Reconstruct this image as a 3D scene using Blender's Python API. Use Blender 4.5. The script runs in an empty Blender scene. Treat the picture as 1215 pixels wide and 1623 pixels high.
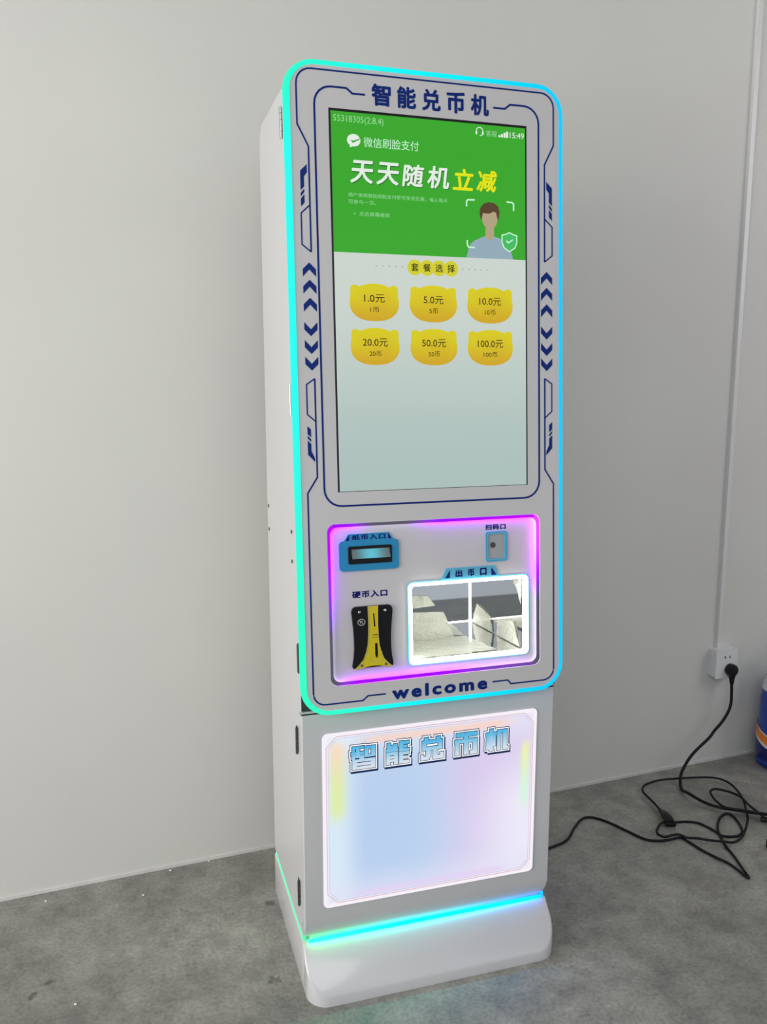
import bpy, bmesh, math, random
from mathutils import Vector
random.seed(4)
SC = bpy.context.scene
COL = SC.collection
PI = math.pi

# ------------------------------------------------------------------ camera
CP = Vector((-0.5785, -1.5537, 1.2733)); PITCH = -0.1593; YAW = 0.2936
cam = bpy.data.cameras.new('camera'); cam_o = bpy.data.objects.new('camera', cam); COL.objects.link(cam_o)
cam.sensor_fit = 'VERTICAL'; cam.sensor_height = 24.0; cam.lens = 1324.9 / 1623 * 24.0
cam.clip_start = 0.05; cam.clip_end = 60
cam_o.location = CP
cam_o.rotation_euler = (PI / 2 + PITCH, 0.0, -YAW)
SC.camera = cam_o

# ------------------------------------------------------------------ colour
def lin(c):
    return tuple(((x / 255) / 12.92 if x / 255 <= 0.04045 else (((x / 255) + 0.055) / 1.055) ** 2.4) for x in c)

# ------------------------------------------------------------------ light
SC.view_settings.view_transform = 'Standard'; SC.view_settings.look = 'None'
SC.view_settings.gamma = 1.0; SC.view_settings.use_curve_mapping = False
SC.view_settings.exposure = 0.0
world = bpy.data.worlds.new('world'); SC.world = world; world.use_nodes = True
world.node_tree.nodes['Background'].inputs[0].default_value = (0.80, 0.88, 1.0, 1)
world.node_tree.nodes['Background'].inputs[1].default_value = 0.55

def area(name, loc, aim, sx, sy, power, col):
    l = bpy.data.lights.new(name, 'AREA'); l.shape = 'RECTANGLE'; l.size = sx; l.size_y = sy
    l.energy = power; l.color = col
    o = bpy.data.objects.new(name, l); COL.objects.link(o); o.location = loc
    o.rotation_euler = (Vector(aim) - Vector(loc)).to_track_quat('-Z', 'Y').to_euler()
    return o
area('window_daylight_left', (-3.35, -1.3, 1.5), (0.2, 0.5, 0.8), 2.2, 1.7, 86, (1.0, 0.97, 0.915))
area('high_fill_light', (-1.3, -3.2, 2.7), (0.9, 0.6, 1.8), 2.4, 1.3, 24, (0.97, 0.955, 1.0))  # added high fill that lifts the upper wall, no real window
area('right_fill_light', (2.9, -0.9, 2.2), (1.2, 0.65, 1.3), 1.3, 1.3, 16, (0.99, 0.96, 1.0))  # added fill, only brightens the wall right of the kiosk

# ------------------------------------------------------------------ helpers
WLOC = {}
def loc_of(o):
    return WLOC.get(o.name, Vector((0, 0, 0))) if o else Vector((0, 0, 0))

def link(name, bm, mats, parent=None, smooth=False, auto=None, normals=True):
    """one mesh object; vertices are given in world space, origin goes to the middle of its box"""
    if normals:
        bmesh.ops.recalc_face_normals(bm, faces=bm.faces)
    co = [v.co for v in bm.verts]
    mn = Vector([min(c[i] for c in co) for i in range(3)]); mx = Vector([max(c[i] for c in co) for i in range(3)])
    mid = (mn + mx) / 2
    if parent is None: mid.z = mn.z
    bmesh.ops.translate(bm, verts=bm.verts, vec=-mid)
    me = bpy.data.meshes.new(name); bm.to_mesh(me); bm.free()
    if not isinstance(mats, (list, tuple)): mats = [mats]
    for m in mats: me.materials.append(m)
    if smooth:
        for p in me.polygons: p.use_smooth = True
        try: me.set_sharp_from_angle(angle=math.radians(auto if auto else 40))
        except Exception: pass
    o = bpy.data.objects.new(name, me); COL.objects.link(o)
    WLOC[o.name] = mid
    if parent: o.parent = parent
    o.location = mid - loc_of(parent)
    return o

def thing(name, loc, label, cat, group=None):
    o = bpy.data.objects.new(name, None); COL.objects.link(o); o.location = loc; o.empty_display_size = 0.1
    WLOC[o.name] = Vector(loc); o['label'] = label; o['category'] = cat
    if group: o['group'] = group
    return o

TP = 0.0688; CT, ST = math.cos(TP), math.sin(TP)
def PT(u, v, w=0.0):      # leaning upper door plane: u across, v up along it, w outwards
    return Vector((u, -0.0318 + v * ST - w * CT, 0.6181 + v * CT + w * ST))
def FT(x, z, w=0.0):      # vertical face of the lower door
    return Vector((x, -w, z))
AW = 0.0651; WD = 0.5822
def WT(t, z, w=0.0):      # back wall plane: t along, z up, w out of the wall
    return Vector((t * math.cos(AW) + w * math.sin(AW), WD + t * math.sin(AW) - w * math.cos(AW), z))
def ID(x, y, z): return Vector((x, y, z))

def rrect(cx, cy, w, h, r, n=6):
    pts = []
    for k, (sx, sy) in enumerate(((1, 1), (-1, 1), (-1, -1), (1, -1))):
        for i in range(n + 1):
            a = k * PI / 2 + i * PI / 2 / n
            pts.append((cx + sx * (w / 2 - r) + r * math.cos(a), cy + sy * (h / 2 - r) + r * math.sin(a)))
    return pts

def prism(bm, pts, w0, w1, T, mi=0):
    a = [bm.verts.new(T(x, y, w0)) for x, y in pts]; b = [bm.verts.new(T(x, y, w1)) for x, y in pts]
    n = len(pts); fs = [bm.faces.new(a[::-1]), bm.faces.new(b)]
    for i in range(n): fs.append(bm.faces.new((a[i], a[(i + 1) % n], b[(i + 1) % n], b[i])))
    for f in fs: f.material_index = mi
    return bm

def ring(bm, out, inn, w0, w1, T, mi=0, inner=True):
    n = len(out)
    L = [[bm.verts.new(T(x, y, w)) for x, y in pts] for pts, w in ((out, w0), (out, w1), (inn, w1), (inn, w0))]
    pairs = ((0, 1), (1, 2), (2, 3), (3, 0)) if inner else ((0, 1), (1, 2), (3, 0))
    for p, q in pairs:
        for i in range(n):
            f = bm.faces.new((L[p][i], L[p][(i + 1) % n], L[q][(i + 1) % n], L[q][i])); f.material_index = mi
    return bm

def flat(bm, pts, w, T, mi=0):
    f = bm.faces.new([bm.verts.new(T(x, y, w)) for x, y in pts]); f.material_index = mi
    return f

def stroke(bm, pts, wd, w0, T, closed=False, th=0.0003, mi=0):
    n = len(pts); L = []
    for i, p in enumerate(pts):
        p = Vector(p)
        if closed or 0 < i < n - 1:
            a = Vector(pts[(i - 1) % n]); b = Vector(pts[(i + 1) % n])
            d1 = (p - a).normalized(); d2 = (b - p).normalized()
            m = (d1 + d2)
            m = m.normalized() if m.length > 1e-6 else d1
            nn = Vector((-m.y, m.x)); k = 1 / max(0.4, abs(nn.dot(Vector((-d1.y, d1.x)))))
        else:
            d = (Vector(pts[1]) - p) if i == 0 else (p - Vector(pts[i - 1])); d.normalize(); nn = Vector((-d.y, d.x)); k = 1
        q1 = p + nn * wd / 2 * k; q2 = p - nn * wd / 2 * k
        L.append([bm.verts.new(T(q.x, q.y, w)) for q, w in ((q1, w0), (q1, w0 + th), (q2, w0 + th), (q2, w0))])
    m = n if closed else n - 1
    for i in range(m):
        A = L[i]; B = L[(i + 1) % n]
        for j in range(4):
            f = bm.faces.new((A[j], B[j], B[(j + 1) % 4], A[(j + 1) % 4])); f.material_index = mi
    if not closed:
        for A in (L[0], L[-1][::-1]):
            f = bm.faces.new(A); f.material_index = mi
    return bm

def box(bm, c, s, T=ID, mi=0):
    x, y, z = c; a, b, d = s[0] / 2, s[1] / 2, s[2] / 2
    v = [bm.verts.new(T(x + i * a, y + j * b, z + k * d)) for i in (-1, 1) for j in (-1, 1) for k in (-1, 1)]
    for q in ((0, 1, 3, 2), (4, 6, 7, 5), (0, 4, 5, 1), (2, 3, 7, 6), (0, 2, 6, 4), (1, 5, 7, 3)):
        f = bm.faces.new([v[i] for i in q]); f.material_index = mi
    return bm

def circle(cx, cy, r, n=24, ry=None):
    return [(cx + r * math.cos(2 * PI * i / n), cy + (ry or r) * math.sin(2 * PI * i / n)) for i in range(n)]

def arc(cx, cy, r, a0, a1, n=6):
    return [(cx + r * math.cos(math.radians(a0 + (a1 - a0) * i / n)), cy + r * math.sin(math.radians(a0 + (a1 - a0) * i / n))) for i in range(n + 1)]

def catmull(pts, sub=6):
    P = [Vector(p) for p in pts]; P = [P[0] * 2 - P[1]] + P + [P[-1] * 2 - P[-2]]; out = []
    for i in range(1, len(P) - 2):
        for k in range(sub):
            t = k / sub; a, b, c, d = P[i - 1], P[i], P[i + 1], P[i + 2]
            out.append(0.5 * ((2 * b) + (c - a) * t + (2 * a - 5 * b + 4 * c - d) * t * t + (3 * b - a - 3 * c + d) * t ** 3))
    out.append(P[-2]); return out

def tube(bm, pts, r, n=8, mi=0):
    P = [Vector(p) for p in pts]; R = r if isinstance(r, (list, tuple)) else [r] * len(P); prev = None; nv = None
    for i, p in enumerate(P):
        d = (P[min(i + 1, len(P) - 1)] - P[max(i - 1, 0)]).normalized()
        if nv is None: nv = d.orthogonal().normalized()
        nv = (nv - d * nv.dot(d)).normalized(); b = d.cross(nv)
        rg = [bm.verts.new(p + (nv * math.cos(2 * PI * k / n) + b * math.sin(2 * PI * k / n)) * R[i]) for k in range(n)]
        if prev:
            for k in range(n):
                f = bm.faces.new((prev[k], prev[(k + 1) % n], rg[(k + 1) % n], rg[k])); f.material_index = mi
        else: bm.faces.new(rg[::-1])
        prev = rg
    bm.faces.new(prev); return bm

def lathe(bm, prof, T, n=24, mi=0):
    """prof: (radius, w); T(x, y, w)"""
    L = [[bm.verts.new(T(r * math.cos(2 * PI * k / n), r * math.sin(2 * PI * k / n), w)) for k in range(n)] for r, w in prof]
    for A, B in zip(L, L[1:]):
        for k in range(n):
            f = bm.faces.new((A[k], A[(k + 1) % n], B[(k + 1) % n], B[k])); f.material_index = mi
    bm.faces.new(L[0][::-1]).material_index = mi; bm.faces.new(L[-1]).material_index = mi
    return bm

def text_bm(body, u0, u1, v0, v1, w, T, bold=0.0, space=1.0, shear=0.0, th=0.0002, bm=None, mi=0, keep=False):
    """letters fitted to the box u0..u1, v0..v1 on a plane"""
    c = bpy.data.curves.new('txt', 'FONT'); c.body = body; c.space_character = space; c.shear = shear
    c.resolution_u = 3
    o = bpy.data.objects.new('txt', c); COL.objects.link(o)
    dg = bpy.context.evaluated_depsgraph_get(); m = bpy.data.meshes.new_from_object(o.evaluated_get(dg), depsgraph=dg)
    xs = [v.co.x for v in m.vertices]; ys = [v.co.y for v in m.vertices]
    x0, x1, y0, y1 = min(xs), max(xs), min(ys), max(ys)
    sx = (u1 - u0) / (x1 - x0); sy = (v1 - v0) / (y1 - y0)
    bm = bm or bmesh.new()
    e = bold; sx = (u1 - u0) / (x1 - x0 + 2 * e); sy = (v1 - v0) / (y1 - y0 + 2 * e)
    x0 -= e; y0 -= e
    sh = [(0, 0)] if e < 0.004 else [(0, 0)] + [(e * math.cos(k * PI / 4), e * math.sin(k * PI / 4)) for k in range(8)]
    for q, (ex, ey) in enumerate(sh):
        V = [bm.verts.new(T(u0 + (v.co.x + ex - x0) * sx, v0 + (v.co.y + ey - y0) * sy, w + th + q * 0.000012)) for v in m.vertices]
        for p in m.polygons:
            try:
                f = bm.faces.new([V[i] for i in p.vertices]); f.material_index = mi
            except ValueError: pass
    bpy.data.objects.remove(o); bpy.data.curves.remove(c); bpy.data.meshes.remove(m)
    return bm

def colour_attr(bm, fn):
    lay = bm.loops.layers.float_color.new('Col')
    for f in bm.faces:
        for l in f.loops: l[lay] = (*fn(l.vert.co), 1)

# ------------------------------------------------------------------ materials
def mat(name, col, rough=0.5, metal=0.0, spec=0.5, coat=0.0, bump=0.0, bscale=200.0, mottle=0.0, mscale=3.0):
    m = bpy.data.materials.new(name); m.use_nodes = True; nt = m.node_tree; b = nt.nodes['Principled BSDF']
    b.inputs['Base Color'].default_value = (*col, 1); b.inputs['Roughness'].default_value = rough
    b.inputs['Metallic'].default_value = metal; b.inputs['Specular IOR Level'].default_value = spec
    b.inputs['Coat Weight'].default_value = coat; b.inputs['Coat Roughness'].default_value = 0.08
    tc = nt.nodes.new('ShaderNodeTexCoord')
    nz = nt.nodes.new('ShaderNodeTexNoise'); nz.inputs['Scale'].default_value = mscale; nz.inputs['Detail'].default_value = 5
    nt.links.new(tc.outputs['Object'], nz.inputs['Vector'])
    k = max(mottle, 0.015)
    mr = nt.nodes.new('ShaderNodeMapRange'); mr.inputs[1].default_value = 0.3; mr.inputs[2].default_value = 0.7
    mr.inputs[3].default_value = 1 - k; mr.inputs[4].default_value = 1 + k
    mx = nt.nodes.new('ShaderNodeVectorMath'); mx.operation = 'SCALE'; mx.inputs[0].default_value = col
    nt.links.new(nz.outputs[0], mr.inputs[0]); nt.links.new(mr.outputs[0], mx.inputs['Scale'])
    nt.links.new(mx.outputs[0], b.inputs['Base Color'])
    if bump:
        n2 = nt.nodes.new('ShaderNodeTexNoise'); n2.inputs['Scale'].default_value = bscale; n2.inputs['Detail'].default_value = 4
        nt.links.new(tc.outputs['Object'], n2.inputs['Vector'])
        bp = nt.nodes.new('ShaderNodeBump'); bp.inputs['Strength'].default_value = bump; bp.inputs['Distance'].default_value = 0.002
        nt.links.new(n2.outputs[0], bp.inputs['Height']); nt.links.new(bp.outputs[0], b.inputs['Normal'])
    return m

def glow(name, col, strength=1.0, attr=False, gloss=0.0):
    m = bpy.data.materials.new(name); m.use_nodes = True; nt = m.node_tree; b = nt.nodes['Principled BSDF']
    b.inputs['Base Color'].default_value = (0.01, 0.01, 0.01, 1); b.inputs['Roughness'].default_value = 0.12
    b.inputs['Specular IOR Level'].default_value = gloss
    b.inputs['Emission Color'].default_value = (*col, 1); b.inputs['Emission Strength'].default_value = strength
    if attr:
        a = nt.nodes.new('ShaderNodeAttribute'); a.attribute_name = 'Col'
        nt.links.new(a.outputs['Color'], b.inputs['Emission Color'])
    return m

WHITE = mat('white_powder_coat', (0.60, 0.60, 0.605), 0.33, spec=0.45, bump=0.02, bscale=500)
PANEL = mat('white_acrylic_face', (0.59, 0.58, 0.58), 0.22, spec=0.5, coat=0.15)
PLINTH = mat('white_plinth_paint', (0.60, 0.60, 0.61), 0.14, spec=0.5, coat=0.4)
NAVY = mat('navy_print', lin((2, 38, 116)), 0.4, spec=0.25)
NAVY2 = mat('deep_blue_print', lin((8, 8, 104)), 0.4, spec=0.25)
BLACK = mat('black_plastic', (0.006, 0.006, 0.007), 0.35, spec=0.3)
SEAM = mat('dark_seam', (0.02, 0.02, 0.02), 0.7)
STEEL = mat('brushed_steel', (0.55, 0.55, 0.55), 0.3, metal=1.0)
HINGE = mat('dark_hinge_steel', (0.13, 0.13, 0.13), 0.35, metal=1.0)
MIRROR = mat('mirror_steel', (0.86, 0.86, 0.84), 0.02, metal=1.0)
YELLOW = mat('yellow_coin_plate', lin((212, 192, 12)), 0.22, coat=0.5)
BLUE = mat('blue_bezel', lin((22, 138, 186)), 0.25, coat=0.3)
BLUE2 = mat('pale_blue_bezel', lin((92, 178, 208)), 0.25, coat=0.3)
GREYWIN = mat('scanner_glass_grey', (0.36, 0.38, 0.38), 0.15, coat=0.5)
CABLE = mat('black_cable_rubber', (0.006, 0.006, 0.009), 0.5, spec=0.25)

def film_mat():
    m = bpy.data.materials.new('protective_film'); m.use_nodes = True; nt = m.node_tree; b = nt.nodes['Principled BSDF']
    b.inputs['Base Color'].default_value = (0.93, 0.92, 0.80, 1); b.inputs['Roughness'].default_value = 0.25
    b.inputs['Alpha'].default_value = 0.86
    tc = nt.nodes.new('ShaderNodeTexCoord'); w = nt.nodes.new('ShaderNodeTexVoronoi'); w.inputs['Scale'].default_value = 22
    w.feature = 'DISTANCE_TO_EDGE'
    nz = nt.nodes.new('ShaderNodeTexNoise'); nz.inputs['Scale'].default_value = 16; nz.inputs['Detail'].default_value = 6
    nt.links.new(tc.outputs['Object'], nz.inputs['Vector']); nt.links.new(nz.outputs[1], w.inputs['Vector'])
    w.inputs['Scale'].default_value = 9
    bp = nt.nodes.new('ShaderNodeBump'); bp.inputs['Strength'].default_value = 1.0; bp.inputs['Distance'].default_value = 0.006
    nt.links.new(w.outputs[0], bp.inputs['Height']); nt.links.new(bp.outputs[0], b.inputs['Normal'])
    return m
FILM = film_mat()

def wall_mat():
    m = bpy.data.materials.new('painted_plaster'); m.use_nodes = True; nt = m.node_tree; b = nt.nodes['Principled BSDF']
    b.inputs['Roughness'].default_value = 0.55; b.inputs['Specular IOR Level'].default_value = 0.35
    tc = nt.nodes.new('ShaderNodeTexCoord')
    n1 = nt.nodes.new('ShaderNodeTexNoise'); n1.inputs['Scale'].default_value = 1.1; n1.inputs['Detail'].default_value = 4
    cr = nt.nodes.new('ShaderNodeValToRGB'); cr.color_ramp.elements[0].position = 0.35; cr.color_ramp.elements[1].position = 0.7
    cr.color_ramp.elements[0].color = (0.655, 0.64, 0.61, 1); cr.color_ramp.elements[1].color = (0.69, 0.69, 0.635, 1)
    nt.links.new(tc.outputs['Object'], n1.inputs['Vector']); nt.links.new(n1.outputs[0], cr.inputs[0])
    nt.links.new(cr.outputs[0], b.inputs['Base Color'])
    n2 = nt.nodes.new('ShaderNodeTexNoise'); n2.inputs['Scale'].default_value = 5; n2.inputs['Detail'].default_value = 5
    bp = nt.nodes.new('ShaderNodeBump'); bp.inputs['Strength'].default_value = 0.25; bp.inputs['Distance'].default_value = 0.006
    nt.links.new(tc.outputs['Object'], n2.inputs['Vector']); nt.links.new(n2.outputs[0], bp.inputs['Height'])
    nt.links.new(bp.outputs[0], b.inputs['Normal'])
    return m

STAINS = [(-0.300, 0.318, 0.015), (-0.345, 0.053, 0.016), (-0.324, 0.052, 0.010), (-0.794, 0.187, 0.011), (-0.830, 0.150, 0.012), (0.93, 0.20, 0.010)]
def floor_mat():
    m = bpy.data.materials.new('concrete_floor'); m.use_nodes = True; nt = m.node_tree; b = nt.nodes['Principled BSDF']
    tc = nt.nodes.new('ShaderNodeTexCoord'); L = nt.links.new
    n1 = nt.nodes.new('ShaderNodeTexNoise'); n1.inputs['Scale'].default_value = 2.2; n1.inputs['Detail'].default_value = 8; n1.inputs['Roughness'].default_value = 0.62
    n2 = nt.nodes.new('ShaderNodeTexNoise'); n2.inputs['Scale'].default_value = 14; n2.inputs['Detail'].default_value = 8; n2.inputs['Roughness'].default_value = 0.7
    n3 = nt.nodes.new('ShaderNodeTexNoise'); n3.inputs['Scale'].default_value = 120; n3.inputs['Detail'].default_value = 3
    c1 = nt.nodes.new('ShaderNodeValToRGB'); e = c1.color_ramp.elements
    e[0].position = 0.30; e[0].color = (0.200, 0.198, 0.182, 1); e[1].position = 0.70; e[1].color = (0.345, 0.342, 0.312, 1)
    c2 = nt.nodes.new('ShaderNodeValToRGB'); e = c2.color_ramp.elements
    e[0].position = 0.32; e[0].color = (0.66, 0.66, 0.66, 1); e[1].position = 0.66; e[1].color = (1.22, 1.22, 1.2, 1)
    c3 = nt.nodes.new('ShaderNodeValToRGB'); e = c3.color_ramp.elements
    e[0].position = 0.28; e[0].color = (0.75, 0.75, 0.75, 1); e[1].position = 0.6; e[1].color = (1.06, 1.06, 1.06, 1)
    # dark scuffs with a shape of their own
    v = nt.nodes.new('ShaderNodeTexNoise'); v.inputs['Scale'].default_value = 6.3; v.inputs['Detail'].default_value = 10; v.inputs['Roughness'].default_value = 0.75
    c4 = nt.nodes.new('ShaderNodeValToRGB'); e = c4.color_ramp.elements
    e[0].position = 0.27; e[0].color = (0.35, 0.35, 0.35, 1); e[1].position = 0.36; e[1].color = (1, 1, 1, 1)
    for n in (n1, n2, n3, v): L(tc.outputs['Object'], n.inputs['Vector'])
    prev = None
    for n, c in ((n1, c1), (n2, c2), (n3, c3), (v, c4)):
        L(n.outputs[0], c.inputs[0])
        if prev is None: prev = c.outputs[0]
        else:
            x = nt.nodes.new('ShaderNodeVectorMath'); x.operation = 'MULTIPLY'; L(prev, x.inputs[0]); L(c.outputs[0], x.inputs[1]); prev = x.outputs[0]
    # a few dark oily marks trodden into the concrete
    dn = nt.nodes.new('ShaderNodeTexNoise'); dn.inputs['Scale'].default_value = 45; L(tc.outputs['Object'], dn.inputs['Vector'])
    wob = nt.nodes.new('ShaderNodeVectorMath'); wob.operation = 'SCALE'; wob.inputs['Scale'].default_value = 0.035; L(dn.outputs[1], wob.inputs[0])
    pos = nt.nodes.new('ShaderNodeVectorMath'); pos.operation = 'ADD'; L(tc.outputs['Object'], pos.inputs[0]); L(wob.outputs[0], pos.inputs[1])
    for mx_, my_, rad in STAINS:
        ds = nt.nodes.new('ShaderNodeVectorMath'); ds.operation = 'DISTANCE'; L(pos.outputs[0], ds.inputs[0]); ds.inputs[1].default_value = (mx_ + 0.4 + 0.0175, my_ + 2.0 + 0.0175, 0.10 + 0.0175)
        mr = nt.nodes.new('ShaderNodeMapRange'); mr.inputs[1].default_value = rad * 0.5; mr.inputs[2].default_value = rad; mr.inputs[3].default_value = 0.45; mr.inputs[4].default_value = 1.0
        L(ds.outputs['Value'], mr.inputs[0])
        x = nt.nodes.new('ShaderNodeVectorMath'); x.operation = 'SCALE'; L(prev, x.inputs[0]); L(mr.outputs[0], x.inputs['Scale']); prev = x.outputs[0]
    L(prev, b.inputs['Base Color'])
    r = nt.nodes.new('ShaderNodeMapRange'); r.inputs[1].default_value = 0.3; r.inputs[2].default_value = 0.7; r.inputs[3].default_value = 0.32; r.inputs[4].default_value = 0.52
    L(n2.outputs[0], r.inputs[0]); L(r.outputs[0], b.inputs['Roughness'])
    bp = nt.nodes.new('ShaderNodeBump'); bp.inputs['Strength'].default_value = 0.25; bp.inputs['Distance'].default_value = 0.002
    L(n2.outputs[0], bp.inputs['Height']); L(bp.outputs[0], b.inputs['Normal'])
    return m
WALLM = wall_mat(); FLOORM = floor_mat()

# ------------------------------------------------------------------ structure
def struct(name, bm, m, parent=None):
    o = link(name, bm, m, parent); o['kind'] = 'structure'; return o
bm = bmesh.new(); box(bm, (-0.4, -2.0, -0.05), (7.4, 6.6, 0.1)); struct('floor', bm, FLOORM)
bm = bmesh.new()
T0 = lambda t, z, w=0: WT(t, z, w)
prism(bm, [(-3.3, 0.0), (3.3, 0.0), (3.3, 3.3), (-3.3, 3.3)], -0.12, 0.0, WT); struct('wall_back', bm, WALLM)
bm = bmesh.new(); prism(bm, [(-3.3, 0.0), (3.25, 0.0), (3.25, 0.008), (-3.3, 0.008)], 0.0, 0.004, WT)
struct('trim_1', bm, mat('pale_skim_edge', (0.66, 0.65, 0.63), 0.6, mottle=0.06, mscale=30))
bm = bmesh.new(); box(bm, (3.32, -2.2, 1.65), (0.1, 6.0, 3.3)); struct('wall_right', bm, WALLM)
bm = bmesh.new(); box(bm, (-0.3, -2.2, 3.36), (7.3, 6.2, 0.1)); struct('ceiling', bm, mat('ceiling_paint', (0.55, 0.55, 0.55), 0.7))

# ------------------------------------------------------------------ kiosk
K = thing('coin_exchange_kiosk', (0, 0.16, 0), 'tall white self-service coin exchange kiosk with green touch screen and cyan light border', 'kiosk')
B = 0.279

# plinth: sloping nose in front, rounded corners
def plinth():
    bm = bmesh.new(); S = 0.2815; yf = -0.058; yb = 0.3755
    rows = []
    def outline(inset, front, zf, zb, r):
        pts = []
        x1 = S - inset; y0 = front; y1 = yb - inset
        for cx, cy, a0, rr in ((x1, y0, -90, r), (x1, y1, 0, 0.012), (-x1, y1, 90, 0.012), (-x1, y0, 180, r)):
            sx = 1 if cx > 0 else -1; sy = -1 if cy == y0 else 1
            for i in range(9):
                a = math.radians(a0 + 90 * i / 8)
                x = cx - sx * rr + rr * math.cos(a); y = cy - sy * rr + rr * math.sin(a)
                t = min(1, max(0, (y - yf) / (0.012 - yf)))
                pts.append((x, y, zf + (zb - zf) * t))
            if cx > 0 and sy == -1: pts += [(x1, 0.0125, zb), (x1, 0.024, zb)]
            if cx < 0 and sy == 1: pts += [(-x1, 0.024, zb), (-x1, 0.0125, zb)]
        return pts
    for inset, front, zf, zb, r in ((0.0, yf, 0, 0, 0.045), (0.0, yf, 0.019, 0.100, 0.045), (0.0015, yf + 0.0015, 0.0215, 0.1025, 0.044), (0.004, yf + 0.004, 0.0235, 0.1035, 0.042)):
        rows.append([bm.verts.new(p) for p in outline(inset, front, zf, zb, r)])
    for A, C in zip(rows, rows[1:]):
        n = len(A)
        for i in range(n): bm.faces.new((A[i], A[(i + 1) % n], C[(i + 1) % n], C[i]))
    bm.faces.new(rows[0][::-1])
    # top: flat part behind y=0 and slope in front, stitched across x
    n = len(rows[-1]); T = rows[-1]
    half = n // 2
    for i in range(half):
        a, b2 = T[(i) % n], T[(i + 1) % n]; c, d = T[(n - 1 - i - 1) % n], T[(n - 1 - i) % n]
        # order: 0..8 front right corner, 9..17 back right, 18..26 back left, 27..35 front left
        if len({a, b2, c, d}) == 4: bm.faces.new((a, b2, c, d))
    return bm
link('plinth', plinth(), PLINTH, K, smooth=True, auto=35)

# base light strip under the cabinet
def lerp(a, b, t): return tuple(x + (y - x) * t for x, y in zip(a, b))
GREEN = (0.02, 1.0, 0.42); CYAN = (0.0, 0.95, 0.95); AZURE = (0.0, 0.42, 1.0)
def base_col(p):
    if p.x < -0.271: return (0.02, 0.36, 0.12)
    t = (p.x + 0.28) / 0.56
    c = lerp((0.01, 0.95, 0.20), (0.0, 0.85, 0.75), t / 0.35) if t < 0.35 else lerp((0.0, 0.85, 0.75), (0.0, 0.14, 0.80), (t - 0.35) / 0.65)
    return c
bm = bmesh.new()
nseg = 24
def strip_seg(bm, a, b, z0, z1, out):
    (x0, y0), (x1, y1) = a, b; ox, oy = out
    v = [bm.verts.new((x0, y0, z0)), bm.verts.new((x1, y1, z0)), bm.verts.new((x1, y1, z1)), bm.verts.new((x0, y0, z1))]
    u = [bm.verts.new((q.co.x + ox, q.co.y + oy, q.co.z)) for q in v]
    bm.faces.new(u); bm.faces.new(v[::-1])
    for i in range(4): bm.faces.new((v[i], v[(i + 1) % 4], u[(i + 1) % 4], u[i]))
for i in range(nseg):
    x0 = -0.270 + 0.540 * i / nseg; x1 = -0.270 + 0.540 * (i + 1) / nseg
    strip_seg(bm, (x0, 0.0105), (x1, 0.0105), 0.1060, 0.1118, (0, -0.005))
for sx in (-1, 1):
    for i in range(12):
        y0 = 0.02 + 0.34 * i / 12; y1 = 0.02 + 0.34 * (i + 1) / 12
        strip_seg(bm, (sx * 0.2745, y0), (sx * 0.2745, y1), 0.1035, 0.1095, (sx * 0.0045, 0))
colour_attr(bm, base_col)
for f in bm.faces:                                     # stronger glow added on the hidden underside, spills colour onto the slope
    if max(v.co.z for v in f.verts) < 0.1065 and max(v.co.y for v in f.verts) < 0.012: f.material_index = 1
link('base_light_strip', bm, [glow('base_led', (0, 1, 1), 5.0, attr=True), glow('base_led_spill', (0, 1, 1), 16.0, attr=True)], K)

# cabinet shell (front of the upper half stays open behind the door)
def cabinet():
    bm = bmesh.new()
    f0 = PT(0, 0.002, -0.0305); f1 = PT(0, 1.186, -0.0305)
    prof = [(0.3726, 0.112), (0.0205, 0.112), (0.0205, 0.612), (0.0, 0.613), (f0.y, f0.z), (f1.y, f1.z)]
    prof += [(f1.y + 0.012, 1.806)]
    prof += [(0.3276 + 0.045 * math.cos(math.radians(a)), 1.763 + 0.045 * math.sin(math.radians(a))) for a in range(90, -1, -10)]
    L = [bm.verts.new((-B, y, z)) for y, z in prof]; R = [bm.verts.new((B, y, z)) for y, z in prof]
    n = len(prof)
    for i in range(n):
        if i == 4: continue
        bm.faces.new((L[i], L[(i + 1) % n], R[(i + 1) % n], R[i]))
    bm.faces.new(L[::-1]); bm.faces.new(R)
    return bm
link('cabinet', cabinet(), WHITE, K, smooth=True, auto=25)
# inside floor of cabinet sits on the strip
bm = bmesh.new(); box(bm, (0, 0.19, 0.1075), (0.53, 0.34, 0.008)); link('base_plate', bm, WHITE, K)

# lower door: rounded lower corners, the foot of it bends back a little
def lower_door():
    bm = bmesh.new(); rows = []; r = 0.024; z0 = 0.1125
    zs = [z0 + r * (1 - math.cos(math.radians(a))) for a in range(0, 91, 15)] + [0.1515, 0.30, 0.6095]
    for z in zs:
        dz = z - z0
        hx = B - (r - math.sqrt(max(0, r * r - (r - dz) ** 2))) if dz < r else B
        y = 0.0 if z >= 0.151 else 0.013 * ((0.151 - z) / 0.039)
        rows.append((hx, y, z))
    e = 0.002
    A = [[bm.verts.new((-hx, max(y, 0) + 0.020 * 1, z)), bm.verts.new((-hx, y + e, z)), bm.verts.new((-hx + e, y, z)), bm.verts.new((hx - e, y, z)), bm.verts.new((hx, y + e, z)), bm.verts.new((hx, max(y, 0) + 0.020, z))] for hx, y, z in rows]
    for P, Q in zip(A, A[1:]):
        for i in range(5): bm.faces.new((P[i], P[i + 1], Q[i + 1], Q[i]))
        bm.faces.new((P[5], P[0], Q[0], Q[5]))
    bm.faces.new(A[0]); bm.faces.new(A[-1][::-1])
    return bm
ld = link('lower_door', lower_door(), WHITE, K, smooth=True, auto=20)
bm = bmesh.new(); box(bm, (0, 0.0105, 0.6110), (0.5575, 0.019, 0.0022)); link('door_seam', bm, SEAM, K)

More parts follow.
